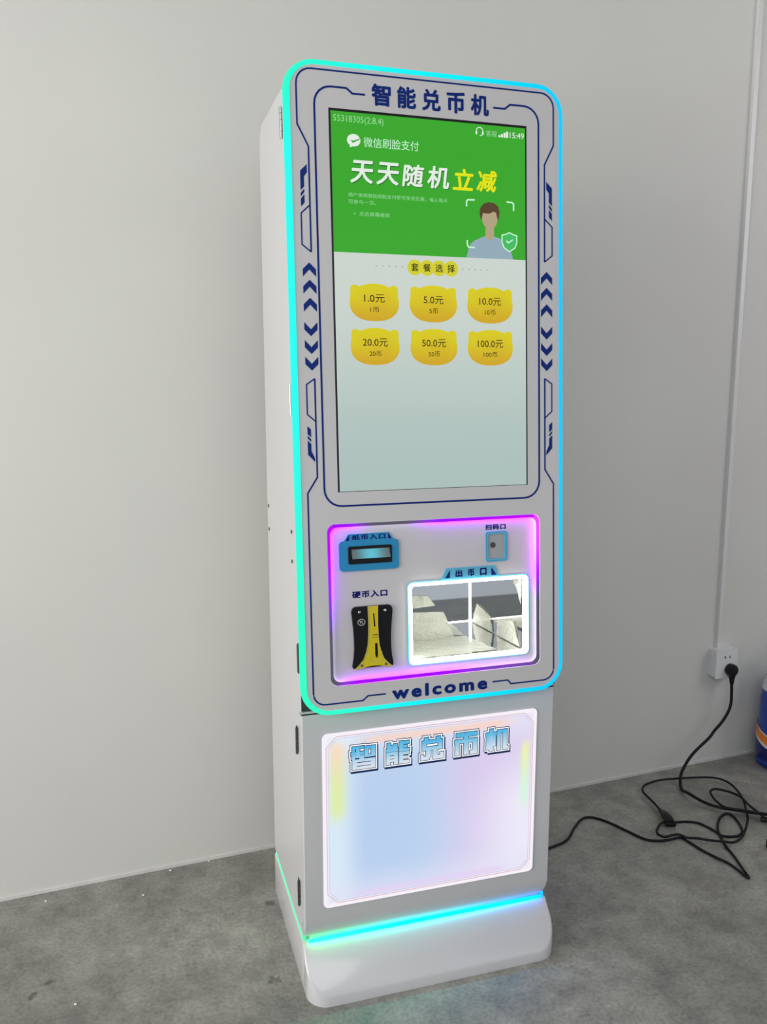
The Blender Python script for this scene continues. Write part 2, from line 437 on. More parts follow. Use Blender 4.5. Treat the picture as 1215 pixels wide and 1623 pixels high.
# ---- light box sign on the lower door
X0, X1, Z0, Z1 = -0.2395, 0.2385, 0.184, 0.568
LBT = FT
def sm(a, b, x):
    t = max(0.0, min(1.0, (x - a) / (b - a))); return t * t * (3 - 2 * t)
def lb_col(x, z):
    s = (x - X0) / (X1 - X0); t = (z - Z0) / (Z1 - Z0)
    c = lerp((186, 208, 236), (216, 206, 236), sm(0.40, 0.75, s))
    c = lerp(c, (178, 202, 236), 0.6 * math.exp(-((s - 0.27) / 0.18) ** 2 - ((t - 0.45) / 0.3) ** 2))
    c = lerp(c, (212, 196, 232), 0.7 * math.exp(-((s - 0.75) / 0.15) ** 2 - ((t - 0.68) / 0.2) ** 2))
    c = lerp(c, (220, 236, 246), 0.8 * sm(0.20, 0.06, s))
    c = lerp(c, (238, 236, 248), 0.8 * sm(0.62, 0.95, s) * sm(0.9, 0.4, t))
    c = lerp(c, (226, 224, 244), 0.7 * sm(0.25, 0.0, t))
    c = lerp(c, (236, 240, 248), 0.5 * sm(0.75, 0.98, t))
    # printed colour bars along the edges
    def bar(ss, w): return math.exp(-((s - ss) / w) ** 4)
    if t > 0.42:
        k = sm(0.45, 0.58, t) * sm(0.97, 0.9, t)
        c = lerp(c, lerp((222, 236, 150), (250, 214, 180), sm(0.65, 0.93, t)), 0.85 * k * (0.75 * bar(0.07, 0.038) + 0.25 * bar(0.055, 0.02)))
    if 0.33 < t < 0.85:
        k = sm(0.35, 0.5, t) * sm(0.85, 0.75, t)
        c = lerp(c, lerp((206, 246, 214), (236, 246, 160), sm(0.5, 0.78, t)), 0.8 * k * bar(0.945, 0.022))
    if t > 0.9:
        c = lerp(c, (250, 208, 190), 0.8 * math.exp(-((t - 0.935) / 0.022) ** 4) * sm(0.12, 0.25, s) * sm(0.93, 0.8, s))
    if t < 0.1:
        c = lerp(c, (226, 206, 240), 0.7 * math.exp(-((t - 0.055) / 0.02) ** 4) * sm(0.1, 0.2, s) * sm(0.9, 0.8, s))
    e = min(s, 1 - s) * (X1 - X0); e = min(e, min(t, 1 - t) * (Z1 - Z0))
    c = lerp((244, 238, 246), c, sm(0.006, 0.016, e))
    return lin(c)
lb = link('light_box', prism(bmesh.new(), rrect((X0 + X1) / 2, (Z0 + Z1) / 2, X1 - X0, Z1 - Z0, 0.012), 0.0, 0.003, FT), glow('light_box_edge', (0.85, 0.85, 0.9), 0.5), K)
bm = bmesh.new()
ox = rrect((X0 + X1) / 2, (Z0 + Z1) / 2, X1 - X0 - 0.001, Z1 - Z0 - 0.001, 0.0115, 5)
NX, NZ = 70, 56; G = {}
def rc(x, z):   # squeeze the grid corners into the rounded outline
    r = 0.0115; xc = (X0 + X1) / 2; zc = (Z0 + Z1) / 2; hw = (X1 - X0) / 2 - 0.0005; hh = (Z1 - Z0) / 2 - 0.0005
    dx, dz = x - xc, z - zc; ax, az = abs(dx), abs(dz)
    if ax > hw - r and az > hh - r:
        vx, vz = ax - (hw - r), az - (hh - r); m = max(vx, vz); l = math.hypot(vx, vz)
        if l > 0: ax = hw - r + vx * m / l; az = hh - r + vz * m / l
    return xc + math.copysign(ax, dx), zc + math.copysign(az, dz)
def grid_lines(a, b, n, r=0.0115):
    return [a + 0.0005] + [a + 0.0005 + r * f for f in (0.33, 0.66, 1)] + [a + r + (b - a - 2 * r) * i / n for i in range(1, n)] + [b - 0.0005 - r * f for f in (1, 0.66, 0.33)] + [b - 0.0005]
GX = grid_lines(X0, X1, NX); GZ = grid_lines(Z0, Z1, NZ)
for i, x in enumerate(GX):
    for j, z in enumerate(GZ):
        a, c = rc(x, z); G[i, j] = bm.verts.new(FT(a, c, 0.0032))
for i in range(len(GX) - 1):
    for j in range(len(GZ) - 1): bm.faces.new((G[i, j], G[i + 1, j], G[i + 1, j + 1], G[i, j + 1]))
colour_attr(bm, lambda p: lb_col(p.x, p.z))
link('printed_face', bm, glow('light_box_print', (1, 1, 1), 1.02, attr=True, gloss=0.2), lb)
# fine printed frame lines
def frame_line(d, cut):
    a, b, c, e = X0 + d, X1 - d, Z0 + d, Z1 - d
    return [(a, c + cut), (a + cut, c), (b - cut, c), (b, c + cut), (b, e - cut), (b - cut, e), (a + cut, e), (a, e - cut)]
for d, cut, col, wd in ((0.009, 0.022, (214, 150, 160), 0.0010), (0.0135, 0.020, (190, 180, 215), 0.0007)):
    bm = bmesh.new(); stroke(bm, frame_line(d, cut), wd, 0.0034, FT, closed=True)
    link('frame_line', bm, glow('frame_line_ink', lin(col), 1.0), lb)

# block lettering on the light box, built from strokes
def R(x0, y0, x1, y1): return (x0, y0, x1, y1)
GLYPH = {
 'zhi': [R(.05,.93,.52,1.0),R(.05,.80,.14,.93),R(0,.66,.52,.76),R(.22,.52,.33,.97),R(.02,.46,.14,.60),R(.36,.46,.52,.60),R(.10,.54,.26,.62),
         R(.58,.52,.70,.97),R(.86,.52,1.0,.97),R(.58,.87,1.0,.97),R(.58,.52,1.0,.60),
         R(.06,0,.22,.42),R(.84,0,1.0,.42),R(.06,.33,1.0,.42),R(.06,.165,1.0,.25),R(.06,0,1.0,.09)],
 'neng': [R(.02,.60,.50,.72),R(.06,.60,.18,.96),R(.34,.60,.46,.90),R(.20,.72,.30,.84),
          R(.02,0,.15,.54),R(.36,0,.50,.54),R(.02,.44,.50,.54),R(.02,.28,.50,.36),R(.02,.13,.50,.21),
          R(.58,.56,.72,1.0),R(.58,.88,.98,.98),R(.58,.72,.90,.80),R(.58,.56,1.0,.65),
          R(.58,0,.72,.50),R(.58,.40,.98,.50),R(.58,.21,.92,.30),R(.58,0,1.0,.10)],
 'dui': [R(.16,.84,.32,1.0),R(.68,.84,.84,1.0),R(.06,.74,.94,.86),R(.06,.46,.22,.86),R(.78,.46,.94,.86),R(.06,.44,.94,.56),
         R(.24,.12,.42,.50),R(0,0,.36,.13),R(0,.13,.10,.22),R(.56,0,.72,.50),R(.56,0,1.0,.13),R(.86,.13,1.0,.26)],
 'bi': [R(.06,.84,.98,1.0),R(.42,.60,.58,.90),R(.0,.56,1.0,.70),R(.02,0,.18,.70),R(.82,0,1.0,.70),R(.42,0,.58,.70),R(.70,0,.84,.13)],
 'ji': [R(.0,.72,.46,.84),R(.16,0,.30,1.0),R(.02,.08,.12,.70),R(.34,.22,.42,.70),
        R(.52,0,.66,.92),R(.52,.80,.92,.92),R(.80,.12,.94,.92),R(.80,0,1.0,.12)],
}
DK = glow('sign_dark_outline', lin((30, 42, 84)), 0.9); WT_ = glow('sign_white_outline', (0.95, 0.97, 1.0), 1.05)
def grad_glow():
    return glow('sign_blue_gradient', (1, 1, 1), 1.0, attr=True)
FILLG = grad_glow()
GL = bmesh.new(); GL.free()
def glyph(key, cx, cz, w, h):
    bm = bmesh.new()
    def add(e, off, depth, mi, dx=0, dz=0):
        for (a, b, c, d) in GLYPH[key]:
            x0 = cx - w / 2 + a * w - e + dx; x1 = cx - w / 2 + c * w + e + dx
            z0 = cz - h / 2 + b * h - e + dz; z1 = cz - h / 2 + d * h + e + dz
            prism(bm, [(x0, z0), (x1, z0), (x1, z1), (x0, z1)], off, depth, FT, mi)
    add(0.0058, 0.0034, 0.0036, 0, 0.0018, -0.0038)
    add(0.0060, 0.0034, 0.0040, 0)
    add(0.0046, 0.0034, 0.0043, 1)
    add(0.0024, 0.0034, 0.0046, 0)
    add(0.0010, 0.0034, 0.0049, 2)
    def fc(p):
        t = (p.z - (cz - h / 2)) / h
        return lin(lerp((214, 224, 236), (84, 180, 224), sm(0.15, 0.9, t)))
    colour_attr(bm, fc)
    return bm
for key, x in zip(('zhi', 'neng', 'dui', 'bi', 'ji'), (-0.1535, -0.0795, -0.0035, 0.0725, 0.1440)):
    link('block_letter', glyph(key, x, 0.5080, 0.0500, 0.0480), [DK, WT_, FILLG], lb)

# ------------------------------------------------------------------ upper door
OUT = rrect(0, 0.617, 0.552, 1.222, 0.051, 8)
REC = rrect(0.0022, 0.2166, 0.4535, 0.3200, 0.016, 8)
bm = bmesh.new(); ring(bm, OUT, REC, -0.030, 0.0, PT)
ud = link('upper_door', bm, PANEL, K, smooth=True, auto=30)

# glowing border
def neon_col(p):
    v = (p.z - 0.6181) / CT; s = (p.x + 0.282) / 0.564
    left = lerp((0.03, 0.93, 0.50), (0.02, 0.93, 0.78), sm(0.05, 0.55, v / 1.234)); left = lerp(left, (0.02, 0.93, 0.56), sm(1.05, 1.2, v))
    right = (0.0, 0.55, 1.0)
    return lerp(left, lerp((0.0, 0.8, 0.9), right, sm(0.45, 1.0, s)), sm(0.0, 0.5, s))
bm = bmesh.new()
secs = [(0.0000, -0.015), (-0.0022, -0.010), (0.0, -0.002), (0.003, 0.0025), (0.0065, 0.0030), (0.0092, 0.0010), (0.0095, -0.0030), (0.0062, -0.015)]
loops = []
for ins, w in secs:
    o = rrect(0, 0.617, 0.564 - 2 * ins, 1.234 - 2 * ins, 0.057 - ins, 10)
    # subdivide the straight runs so that colours can travel along them
    q = []
    for i in range(len(o)):
        a, b = o[i], o[(i + 1) % len(o)]; d = math.dist(a, b); k = max(1, int(d / 0.05)) if d > 0.1 else 1
        if d > 0.1: k = 22 if abs(a[1] - b[1]) > abs(a[0] - b[0]) else 10
        for j in range(k): q.append((a[0] + (b[0] - a[0]) * j / k, a[1] + (b[1] - a[1]) * j / k))
    loops.append([bm.verts.new(PT(x, y, w)) for x, y in q])
for A, C in zip(loops, loops[1:] + loops[:1]):
    for i in range(len(A)): bm.faces.new((A[i], A[(i + 1) % len(A)], C[(i + 1) % len(A)], C[i]))
colour_attr(bm, neon_col)
nb = link('neon_border', bm, glow('neon_tube', (0, 1, 1), 1.15, attr=True), K, smooth=True, auto=80)
nb['label'] = 'glowing green to cyan to blue light tube around the door'

# printed navy line work
def mir(pts): return [(-x, y) for x, y in pts]
def printed(pts_list, wd=0.0034):
    for pts, closed in pts_list:
        bm = bmesh.new(); stroke(bm, pts, wd, 0.0002, PT, closed); link('printed_line', bm, NAVY, ud)
def arcp(cx, cy, r, a0, a1): return arc(cx, cy, r, a0, a1, 6)
XO = 0.2605; XI = 0.2405
topL = [(0.0, 1.2165)] + [(x, y) for x, y in arcp(-XO + 0.028, 1.2165 - 0.028, 0.028, 90, 180)] + [(-XO, 1.117), (-XI, 1.0785), (-XI, 0.8885)]
topR = mir(topL)
printed([(topL[::-1] + topR[1:], False)], 0.0030)
for s in (-1, 1):
    printed([([(s * XI, 0.9735), (s * 0.2575, 0.958), (s * 0.2575, 0.9015), (s * XI, 0.8885)], False),
             ([(s * XI, 0.655), (s * 0.2565, 0.644), (s * 0.2565, 0.588), (s * XI, 0.5743)], False)], 0.0024)
botL = [(-XI, 0.655), (-XI, 0.4686), (-0.2600, 0.4385), (-0.2600, 0.045)] + arcp(-0.2600 + 0.024, 0.0225 + 0.024, 0.024, 180, 270) + [(-0.1606, 0.0225), (-0.1500, 0.0310), (-0.1130, 0.0310)]
printed([(botL, False), (mir(botL[:-2]) + [(0.1535, 0.0310), (0.1190, 0.0310)], False)], 0.0030)
inn = [(-0.1300, 1.1792), (-0.1545, 1.1792), (-0.166, 1.1880)] + arcp(-0.2275 + 0.032, 1.188 - 0.032, 0.032, 90, 180) + arcp(-0.2275 + 0.034, 0.4115 + 0.034, 0.034, 180, 270)
printed([(inn + mir(inn)[::-1], False)], 0.0036)
for s in (-1, 1):
    for k, vc in enumerate((0.856, 0.8245, 0.7915, 0.747, 0.714, 0.683)):
        d = 1 if k < 3 else -1; hw = 0.0125
        pts = [(s * 0.2450 - hw, vc - d * 0.0125), (s * 0.2450 - hw, vc + d * 0.0010), (s * 0.2450, vc + d * 0.0130), (s * 0.2450 + hw, vc + d * 0.0010), (s * 0.2450 + hw, vc - d * 0.0125), (s * 0.2450, vc + d * 0.0005)]
        bm = bmesh.new(); prism(bm, pts if d > 0 else pts[::-1], 0.0, 0.0005, PT); link('chevron', bm, NAVY, ud)
    for parts in (
        [[(0.2572, 0.999), (0.2572, 1.034), (0.2447, 1.046), (0.2447, 1.0315), (0.2505, 1.024), (0.2505, 1.006)],
         [(0.2572, 0.994), (0.2505, 1.002), (0.2505, 0.996), (0.2572, 0.988)],
         [(0.2572, 0.984), (0.2505, 0.992), (0.2505, 0.977), (0.2572, 0.970)]],
        [[(0.2572, 0.566), (0.2505, 0.560), (0.2505, 0.545), (0.2572, 0.551)],
         [(0.2572, 0.548), (0.2505, 0.541), (0.2505, 0.536), (0.2572, 0.543)],
         [(0.2572, 0.539), (0.2505, 0.532), (0.2505, 0.519), (0.2440, 0.505), (0.2440, 0.498), (0.2572, 0.512)]]):
        bm = bmesh.new()
        for p in parts: prism(bm, [(s * x, y) for x, y in p], 0.0, 0.0005, PT)
        link('printed_glyph', bm, NAVY, ud)
# title and welcome
TITLE = '智能兑币机'
for i, ch in enumerate(TITLE):
    c = -0.0985 + i * 0.0500
    link('title_letter', text_bm(ch, c - 0.0190, c + 0.0190, 1.1615, 1.2015, 0.0003, PT, bold=0.034), NAVY, ud)
link('welcome_lettering', text_bm('welcome', -0.1000, 0.1070, 0.0170, 0.0440, 0.0003, PT, bold=0.044, space=1.3), NAVY, ud)

# ------------------------------------------------------------------ screen
SB = link('touch_screen', prism(bmesh.new(), [(-0.201, 0.4384), (0.201, 0.4384), (0.201, 1.1504), (-0.201, 1.1504)], -0.004, 0.0004, PT),
          mat('black_screen_glass', (0.004, 0.004, 0.004), 0.1, coat=0.6), K)
SB['label'] = 'tall display with green banner above a pale menu'
def g(name, col, st=1.0): return glow(name, lin(col), st, gloss=0.15)
S_PALE = glow('screen_pale', (1, 1, 1), 0.97, attr=True, gloss=0.25)
S_GREEN = g('screen_green', (56, 166, 42)); S_WHITE = g('screen_white', (226, 236, 226)); S_YEL = g('screen_yellow', (226, 226, 10))
S_TXT = g('screen_dark_text', (46, 40, 10)); S_SOFT = g('screen_soft_text', (150, 214, 150)); S_HAIR = g('screen_hair', (84, 66, 42))
S_SKIN = g('screen_skin', (176, 160, 128)); S_SHIRT = g('screen_shirt', (146, 170, 184)); S_MINT = g('screen_mint', (198, 244, 206)); S_SHG = g('screen_shield', (66, 186, 98))
S_TAG = g('screen_tag', (208, 204, 44)); S_DOT = g('screen_dot', (172, 184, 168)); S_SHADOW = g('screen_text_shadow', (30, 104, 34)); S_BTN = glow('screen_button', (1, 1, 1), 1.0, attr=True, gloss=0.15)
def sc(name, bm, m): return link(name, bm, m, SB)
bm = bmesh.new(); n = 12
prev = None
for j in range(n + 1):
    v = 0.4394 + (0.8905 - 0.4394) * j / n
    rowv = [bm.verts.new(PT(u, v, 0.0007)) for u in (-0.1972, -0.06, 0.07, 0.1980)]
    if prev:
        for i in range(3): bm.faces.new((prev[i], prev[i + 1], rowv[i + 1], rowv[i]))
    prev = rowv
colour_attr(bm, lambda p: lin(lerp((172, 192, 188), (204, 214, 206), sm(0.0, 0.42, (p.z - 0.6181 - 0.44)))))  # viewing-angle dimming painted into the display colour, darker towards the bottom
sc('menu_area', bm, S_PALE)
bm = bmesh.new(); flat(bm, [(-0.1972, 0.8905), (0.1980, 0.8905), (0.1980, 1.1455), (-0.1972, 1.1455)], 0.0007, PT); sc('green_banner', bm, S_GREEN)
sc('status_text', text_bm('55318305(2.8.4)', -0.1925, -0.0952, 1.1240, 1.1392, 0.0008, PT), S_SOFT)
sc('clock_text', text_bm('15:49', 0.1645, 0.1955, 1.1245, 1.1355, 0.0008, PT, bold=0.006), S_WHITE)
sc('service_text', text_bm('客服', 0.1140, 0.1370, 1.1240, 1.1350, 0.0008, PT), S_SOFT)
bm = bmesh.new()
for k in range(4):
    x = 0.1405 + k * 0.0055; hh = 0.0035 + 0.0027 * k
    prism(bm, [(x, 1.1245), (x + 0.0042, 1.1245), (x + 0.0042, 1.1245 + hh), (x, 1.1245 + hh)], 0.0007, 0.0010, PT)
sc('signal_bars', bm, S_WHITE)
bm = bmesh.new(); stroke(bm, arc(0.1005, 1.1325, 0.0070, -30, 210, 14), 0.0016, 0.0008, PT)
for s in (-1, 1): prism(bm, rrect(0.1005 + s * 0.0068, 1.1290, 0.0034, 0.0062, 0.0012, 2), 0.0008, 0.0012, PT)
stroke(bm, [(0.1065, 1.1262), (0.1040, 1.1245), (0.1010, 1.1243)], 0.0014, 0.0008, PT); sc('headset_icon', bm, S_WHITE)
# payment logo: round speech bubble with a tick
bm = bmesh.new(); prism(bm, circle(-0.1540, 1.0955, 0.0130, 28, 0.0112), 0.0007, 0.0010, PT); prism(bm, [(-0.1610, 1.0880), (-0.1620, 1.0822), (-0.1540, 1.0850)], 0.0007, 0.0010, PT)
sc('payment_logo', bm, S_WHITE)
bm = bmesh.new(); prism(bm, [(-0.1592, 1.0948), (-0.1580, 1.0962), (-0.1556, 1.0942), (-0.1420, 1.0995), (-0.1425, 1.0975), (-0.1562, 1.0902)], 0.0010, 0.0013, PT); sc('logo_tick', bm, S_GREEN)
sc('payment_text', text_bm('微信刷脸支付', -0.1350, -0.0255, 1.0848, 1.1030, 0.0008, PT), S_MINT)
for i, ch in enumerate('天天随机'):
    c = -0.1400 + i * 0.0510
    sc('headline_shadow', text_bm(ch, c - 0.0215, c + 0.0235, 1.0165, 1.0585, 0.0008, PT, bold=0.030, shear=0.12), S_SHADOW)
    sc('headline_letter', text_bm(ch, c - 0.0225, c + 0.0225, 1.0180, 1.0600, 0.0011, PT, bold=0.022, shear=0.12), S_WHITE)
for i, ch in enumerate('立减'):
    c = 0.0645 + i * 0.0500
    sc('headline_letter', text_bm(ch, c - 0.0220, c + 0.0220, 1.0180, 1.0590, 0.0011, PT, bold=0.026, shear=0.12), S_YEL)
sc('small_text', text_bm('用户使用微信刷脸支付即可享受优惠，每人每天', -0.1670, 0.0320, 0.9925, 1.0005, 0.0008, PT), S_SOFT)
sc('small_text', text_bm('可参与一次。', -0.1670, -0.1130, 0.9800, 0.9880, 0.0008, PT), S_SOFT)
sc('small_text', text_bm('<  点击屏幕继续', -0.1580, -0.0860, 0.9585, 0.9665, 0.0008, PT), S_SOFT)
# faceless person pictogram
def icon(name, pts, w, m): sc(name, prism(bmesh.new(), pts, w - 0.0003, w, PT), m)
icon('person_shirt', [(0.0705, 0.8905), (0.0745, 0.9060), (0.0800, 0.9180), (0.0880, 0.9240), (0.1040, 0.9310), (0.1100, 0.9330), (0.1200, 0.9300), (0.1290, 0.9335), (0.1400, 0.9310), (0.1540, 0.9240), (0.1620, 0.9160), (0.1670, 0.9040), (0.1705, 0.8905)], 0.0009, S_SHIRT)
icon('person_neck', [(0.1110, 0.9325), (0.1120, 0.9520), (0.1290, 0.9520), (0.1295, 0.9330), (0.1205, 0.9245)], 0.0012, S_SKIN)
icon('person_face', circle(0.1205, 0.9675, 0.0165, 20, 0.0205), 0.0014, S_SKIN)
icon('person_hair', [(0.1015, 0.9640), (0.0985, 0.9760), (0.1000, 0.9870), (0.1070, 0.9950), (0.1180, 0.9990), (0.1300, 0.9975), (0.1380, 0.9920), (0.1415, 0.9820), (0.1400, 0.9700), (0.1380, 0.9640), (0.1355, 0.9720), (0.1340, 0.9790), (0.1290, 0.9815), (0.1200, 0.9770), (0.1100, 0.9770), (0.1060, 0.9780), (0.1040, 0.9700)], 0.0017, S_HAIR)
for pts in ([(0.0715, 0.9880), (0.0715, 0.9980), (0.0740, 1.0010), (0.0890, 1.0015)], [(0.1570, 1.0015), (0.1690, 1.0010), (0.1720, 0.9980), (0.1720, 0.9850)], [(0.0720, 0.9240), (0.0725, 0.9140), (0.0755, 0.9105), (0.0880, 0.9105)]):
    sc('focus_corner', stroke(bmesh.new(), pts, 0.0028, 0.0011, PT), S_MINT)
sh = [(0.1625, 0.9425), (0.1715, 0.9385), (0.1785, 0.9370), (0.1785, 0.9230), (0.1745, 0.9130), (0.1625, 0.9055), (0.1505, 0.9130), (0.1465, 0.9230), (0.1465, 0.9370), (0.1535, 0.9385)]
icon('shield_icon', sh, 0.0014, S_SHG)
bm = bmesh.new(); stroke(bm, sh, 0.0022, 0.0014, PT, closed=True)
stroke(bm, [(0.1560, 0.9265), (0.1600, 0.9225), (0.1700, 0.9290)], 0.0024, 0.0014, PT); sc('shield_outline', bm, S_MINT)
# section tag
bm = bmesh.new()
for k in range(4): prism(bm, circle(-0.0375 + k * 0.0250, 0.8675, 0.0150, 24), 0.0006, 0.0009 + 0.00002 * k, PT)
sc('section_tag', bm, S_TAG)
for k, ch in enumerate('套餐选择'):
    c = -0.0375 + k * 0.0250; sc('tag_letter', text_bm(ch, c - 0.0078, c + 0.0078, 0.8600, 0.8755, 0.0011, PT, bold=0.014), S_TXT)
for x in [-0.115 + 0.013 * i for i in range(5)] + [0.062 + 0.013 * i for i in range(5)]: sc('dot', prism(bmesh.new(), circle(x, 0.8678, 0.0018, 8), 0.0007, 0.0009, PT), S_DOT)
# six price buttons with two rounded ears
def bear(cx, cy):
    pts = []
    for i in range(160):
        a = 2 * PI * i / 160; c, s = math.cos(a), math.sin(a)
        e = 2.35; r = (abs(c) ** e + abs(s) ** e) ** (-1 / e)
        x = 0.0490 * r * c; y = 0.0352 * r * s
        if y > 0: x *= 1 - 0.10 * (y / 0.033) ** 2
        for ex in (-0.0385, 0.0385):
            d = math.hypot(x - ex, y - 0.0265)
            if y > 0.010 and abs(x - ex) < 0.0098: y = max(y, 0.0228 + math.sqrt(max(0, 0.0098 ** 2 - (x - ex) ** 2)))
        pts.append((cx + x, cy + y))
    return pts
PR = [('1.0元', '1币'), ('5.0元', '5币'), ('10.0元', '10币'), ('20.0元', '20币'), ('50.0元', '50币'), ('100.0元', '100币')]
for k, (a, b) in enumerate(PR):
    cx = (-0.1200, 0.0, 0.1200)[k % 3]; cy = (0.7990, 0.7160)[k // 3]
    bm = prism(bmesh.new(), bear(cx, cy), 0.0006, 0.0009, PT)
    zc = PT(cx, cy).z
    colour_attr(bm, lambda p: lin(lerp((206, 164, 34), (214, 202, 26), sm(-0.035, 0.02, p.z - zc))))
    sc('price_button', bm, S_BTN)
    wa = {5: 0.0205, 4: 0.0190}[5] if k < 2 else (0.0235 if k < 5 else 0.0275)
    if k in (3, 4): wa = 0.0250
    sc('price_text', text_bm(a, cx - wa, cx + wa, cy - 0.0002, cy + 0.0155, 0.0010, PT, bold=0.006), S_TXT)
    wb = 0.0092 if k < 2 else (0.0118 if k < 5 else 0.0150)
    sc('price_text', text_bm(b, cx - wb, cx + wb, cy - 0.0190, cy - 0.0080, 0.0010, PT, bold=0.004), S_TXT)

# ------------------------------------------------------------------ recessed control panel
WR = -0.012
TR_C = (0.0735, 0.1652); TR_O = (0.2625, 0.1660); TR_I = (0.2510, 0.1545)
bm = bmesh.new()
ring(bm, rrect(0.0022, 0.2166, 0.4535, 0.3200, 0.016, 8), rrect(*TR_C, *TR_I, 0.006, 8), WR - 0.004, WR, PT)
link('control_plate', bm, PANEL, K, smooth=True, auto=30)
# light strip running round the inside of the recess
def perim():
    o = rrect(0.0022, 0.2166, 0.4535 - 0.0006, 0.3200 - 0.0006, 0.0157, 6); q = []
    for i in range(len(o)):
        a, b = o[i], o[(i + 1) % len(o)]; d = math.dist(a, b); k = max(1, int(d / 0.008))
        for j in range(k): q.append((a[0] + (b[0] - a[0]) * j / k, a[1] + (b[1] - a[1]) * j / k))
    return q
PQ = perim()
def rec_int(u, v):
    off = (0.10, 0.09, 0.13)
    vio = (0.34, 0.0, 1.0); mag = (0.50, 0.0, 1.0)
    if v > 0.362 and -0.215 < u < 0.22:
        k = max(sm(-0.13, -0.19, u), sm(-0.07, 0.02, u)); c = lerp(vio, mag, sm(0.02, 0.2, u))
    elif v < 0.071 and -0.215 < u < 0.22:
        k = sm(-0.225, -0.17, u) * (0.35 + 0.65 * sm(0.12, 0.02, u)) * (1 - 0.4 * sm(0.14, 0.21, u)); c = vio
    elif u > 0:
        k = sm(0.19, 0.27, v); c = lerp(vio, (0.80, 0.08, 1.0), sm(0.22, 0.33, v))
    else:
        k = sm(0.14, 0.26, v); c = lerp((0.28, 0.03, 1.0), mag, sm(0.2, 0.33, v))
    return lerp(off, c, k)
bm = bmesh.new()
VAL = {}
for i in range(len(PQ)):
    a, b = PQ[i], PQ[(i + 1) % len(PQ)]
    def inw(p, d):
        cx, cy = 0.0022, 0.2166; x, y = p
        return (cx + (x - cx) * (1 - d / 0.2267), cy + (y - cy) * (1 - d / 0.16))
    vs = [bm.verts.new(PT(*q, w)) for q, w in ((a, -0.0105), (b, -0.0105), (b, -0.0025), (a, -0.0025))]
    ins = [bm.verts.new(PT(*inw(q, 0.0062), w)) for q, w in ((a, -0.0050), (b, -0.0050), (b, -0.0030), (a, -0.0030))]
    for v_, q in zip(vs + ins, (a, b, b, a, a, b, b, a)): VAL[v_] = rec_int(*q)
    bm.faces.new(ins[::-1]); bm.faces.new((vs[3], vs[2], ins[2], ins[3]))
    uf = bm.faces.new((vs[0], vs[1], ins[1], ins[0])); uf.material_index = 1  # hidden underside, extra glow added to tint the plate
lay = bm.loops.layers.float_color.new('Col')
for f in bm.faces:
    for l in f.loops: l[lay] = (*VAL[l.vert], 1)
rs = link('recess_light_strip', bm, [glow('recess_led', (1, 0, 1), 1.0, attr=True), glow('recess_led_spill', (1, 0, 1), 18.0, attr=True)], K, normals=False)
rs['label'] = 'violet light strip inside the recess, partly unlit'

# banknote slot
bs = link('banknote_slot', ring(bmesh.new(), rrect(-0.1385, 0.3115, 0.1220, 0.0595, 0.008, 5), rrect(-0.1370, 0.3130, 0.0890, 0.0350, 0.003, 5), WR, WR + 0.004, PT), BLUE, K)
bs['label'] = 'blue-framed banknote slot with lit lip'
bm = bmesh.new(); prism(bm, [(-0.1900, 0.3400), (-0.1800, 0.3545), (-0.0980, 0.3550), (-0.0880, 0.3410)], WR, WR + 0.0036, PT); link('label_tab', bm, BLUE, bs)
bm = bmesh.new()
prism(bm, [(-0.1860, 0.3420), (-0.1790, 0.3535), (-0.1790, 0.3420)], WR + 0.0036, WR + 0.0040, PT); link('tab_corner', bm, NAVY2, bs); bm = bmesh.new()
prism(bm, [(-0.0925, 0.3425), (-0.0990, 0.3540), (-0.0990, 0.3425)], WR + 0.0036, WR + 0.0040, PT); link('tab_corner', bm, NAVY2, bs)
link('label_lettering', text_bm('纸币入口', -0.1735, -0.1050, 0.3425, 0.3535, WR + 0.0037, PT, bold=0.035, space=1.2), NAVY2, bs)
bm = bmesh.new(); ring(bm, rrect(-0.1370, 0.3130, 0.0890, 0.0350, 0.003, 5), rrect(-0.1355, 0.3152, 0.0790, 0.0200, 0.002, 5), WR + 0.001, WR + 0.006, PT)
prism(bm, rrect(-0.1370, 0.3130, 0.0880, 0.0340, 0.003, 3), WR, WR + 0.0012, PT)
link('slot_bezel', bm, BLACK, bs)
bm = bmesh.new(); ns = 12; pr = None
for i in range(ns + 1):
    x = -0.1745 + 0.078 * i / ns
    r_ = [bm.verts.new(PT(x, y, w)) for y, w in ((0.3060, WR + 0.0085), (0.3085, WR + 0.0090), (0.3150, WR + 0.0050), (0.3240, WR + 0.0020))]
    if pr:
        for j in range(3): bm.faces.new((pr[j], r_[j], r_[j + 1], pr[j + 1]))
    pr = r_
def lipc(p):
    k = math.exp(-((p.x + 0.135) / 0.022) ** 2); z = PT(0, 0.312).z
    return lerp((0.10, 0.11, 0.11), (0.10, 0.50, 0.62), k)
colour_attr(bm, lipc)
lip = link('lit_lip', bm, glow('lip_led', (0, 1, 1), 1.0, attr=True, gloss=0.8), bs, normals=False)

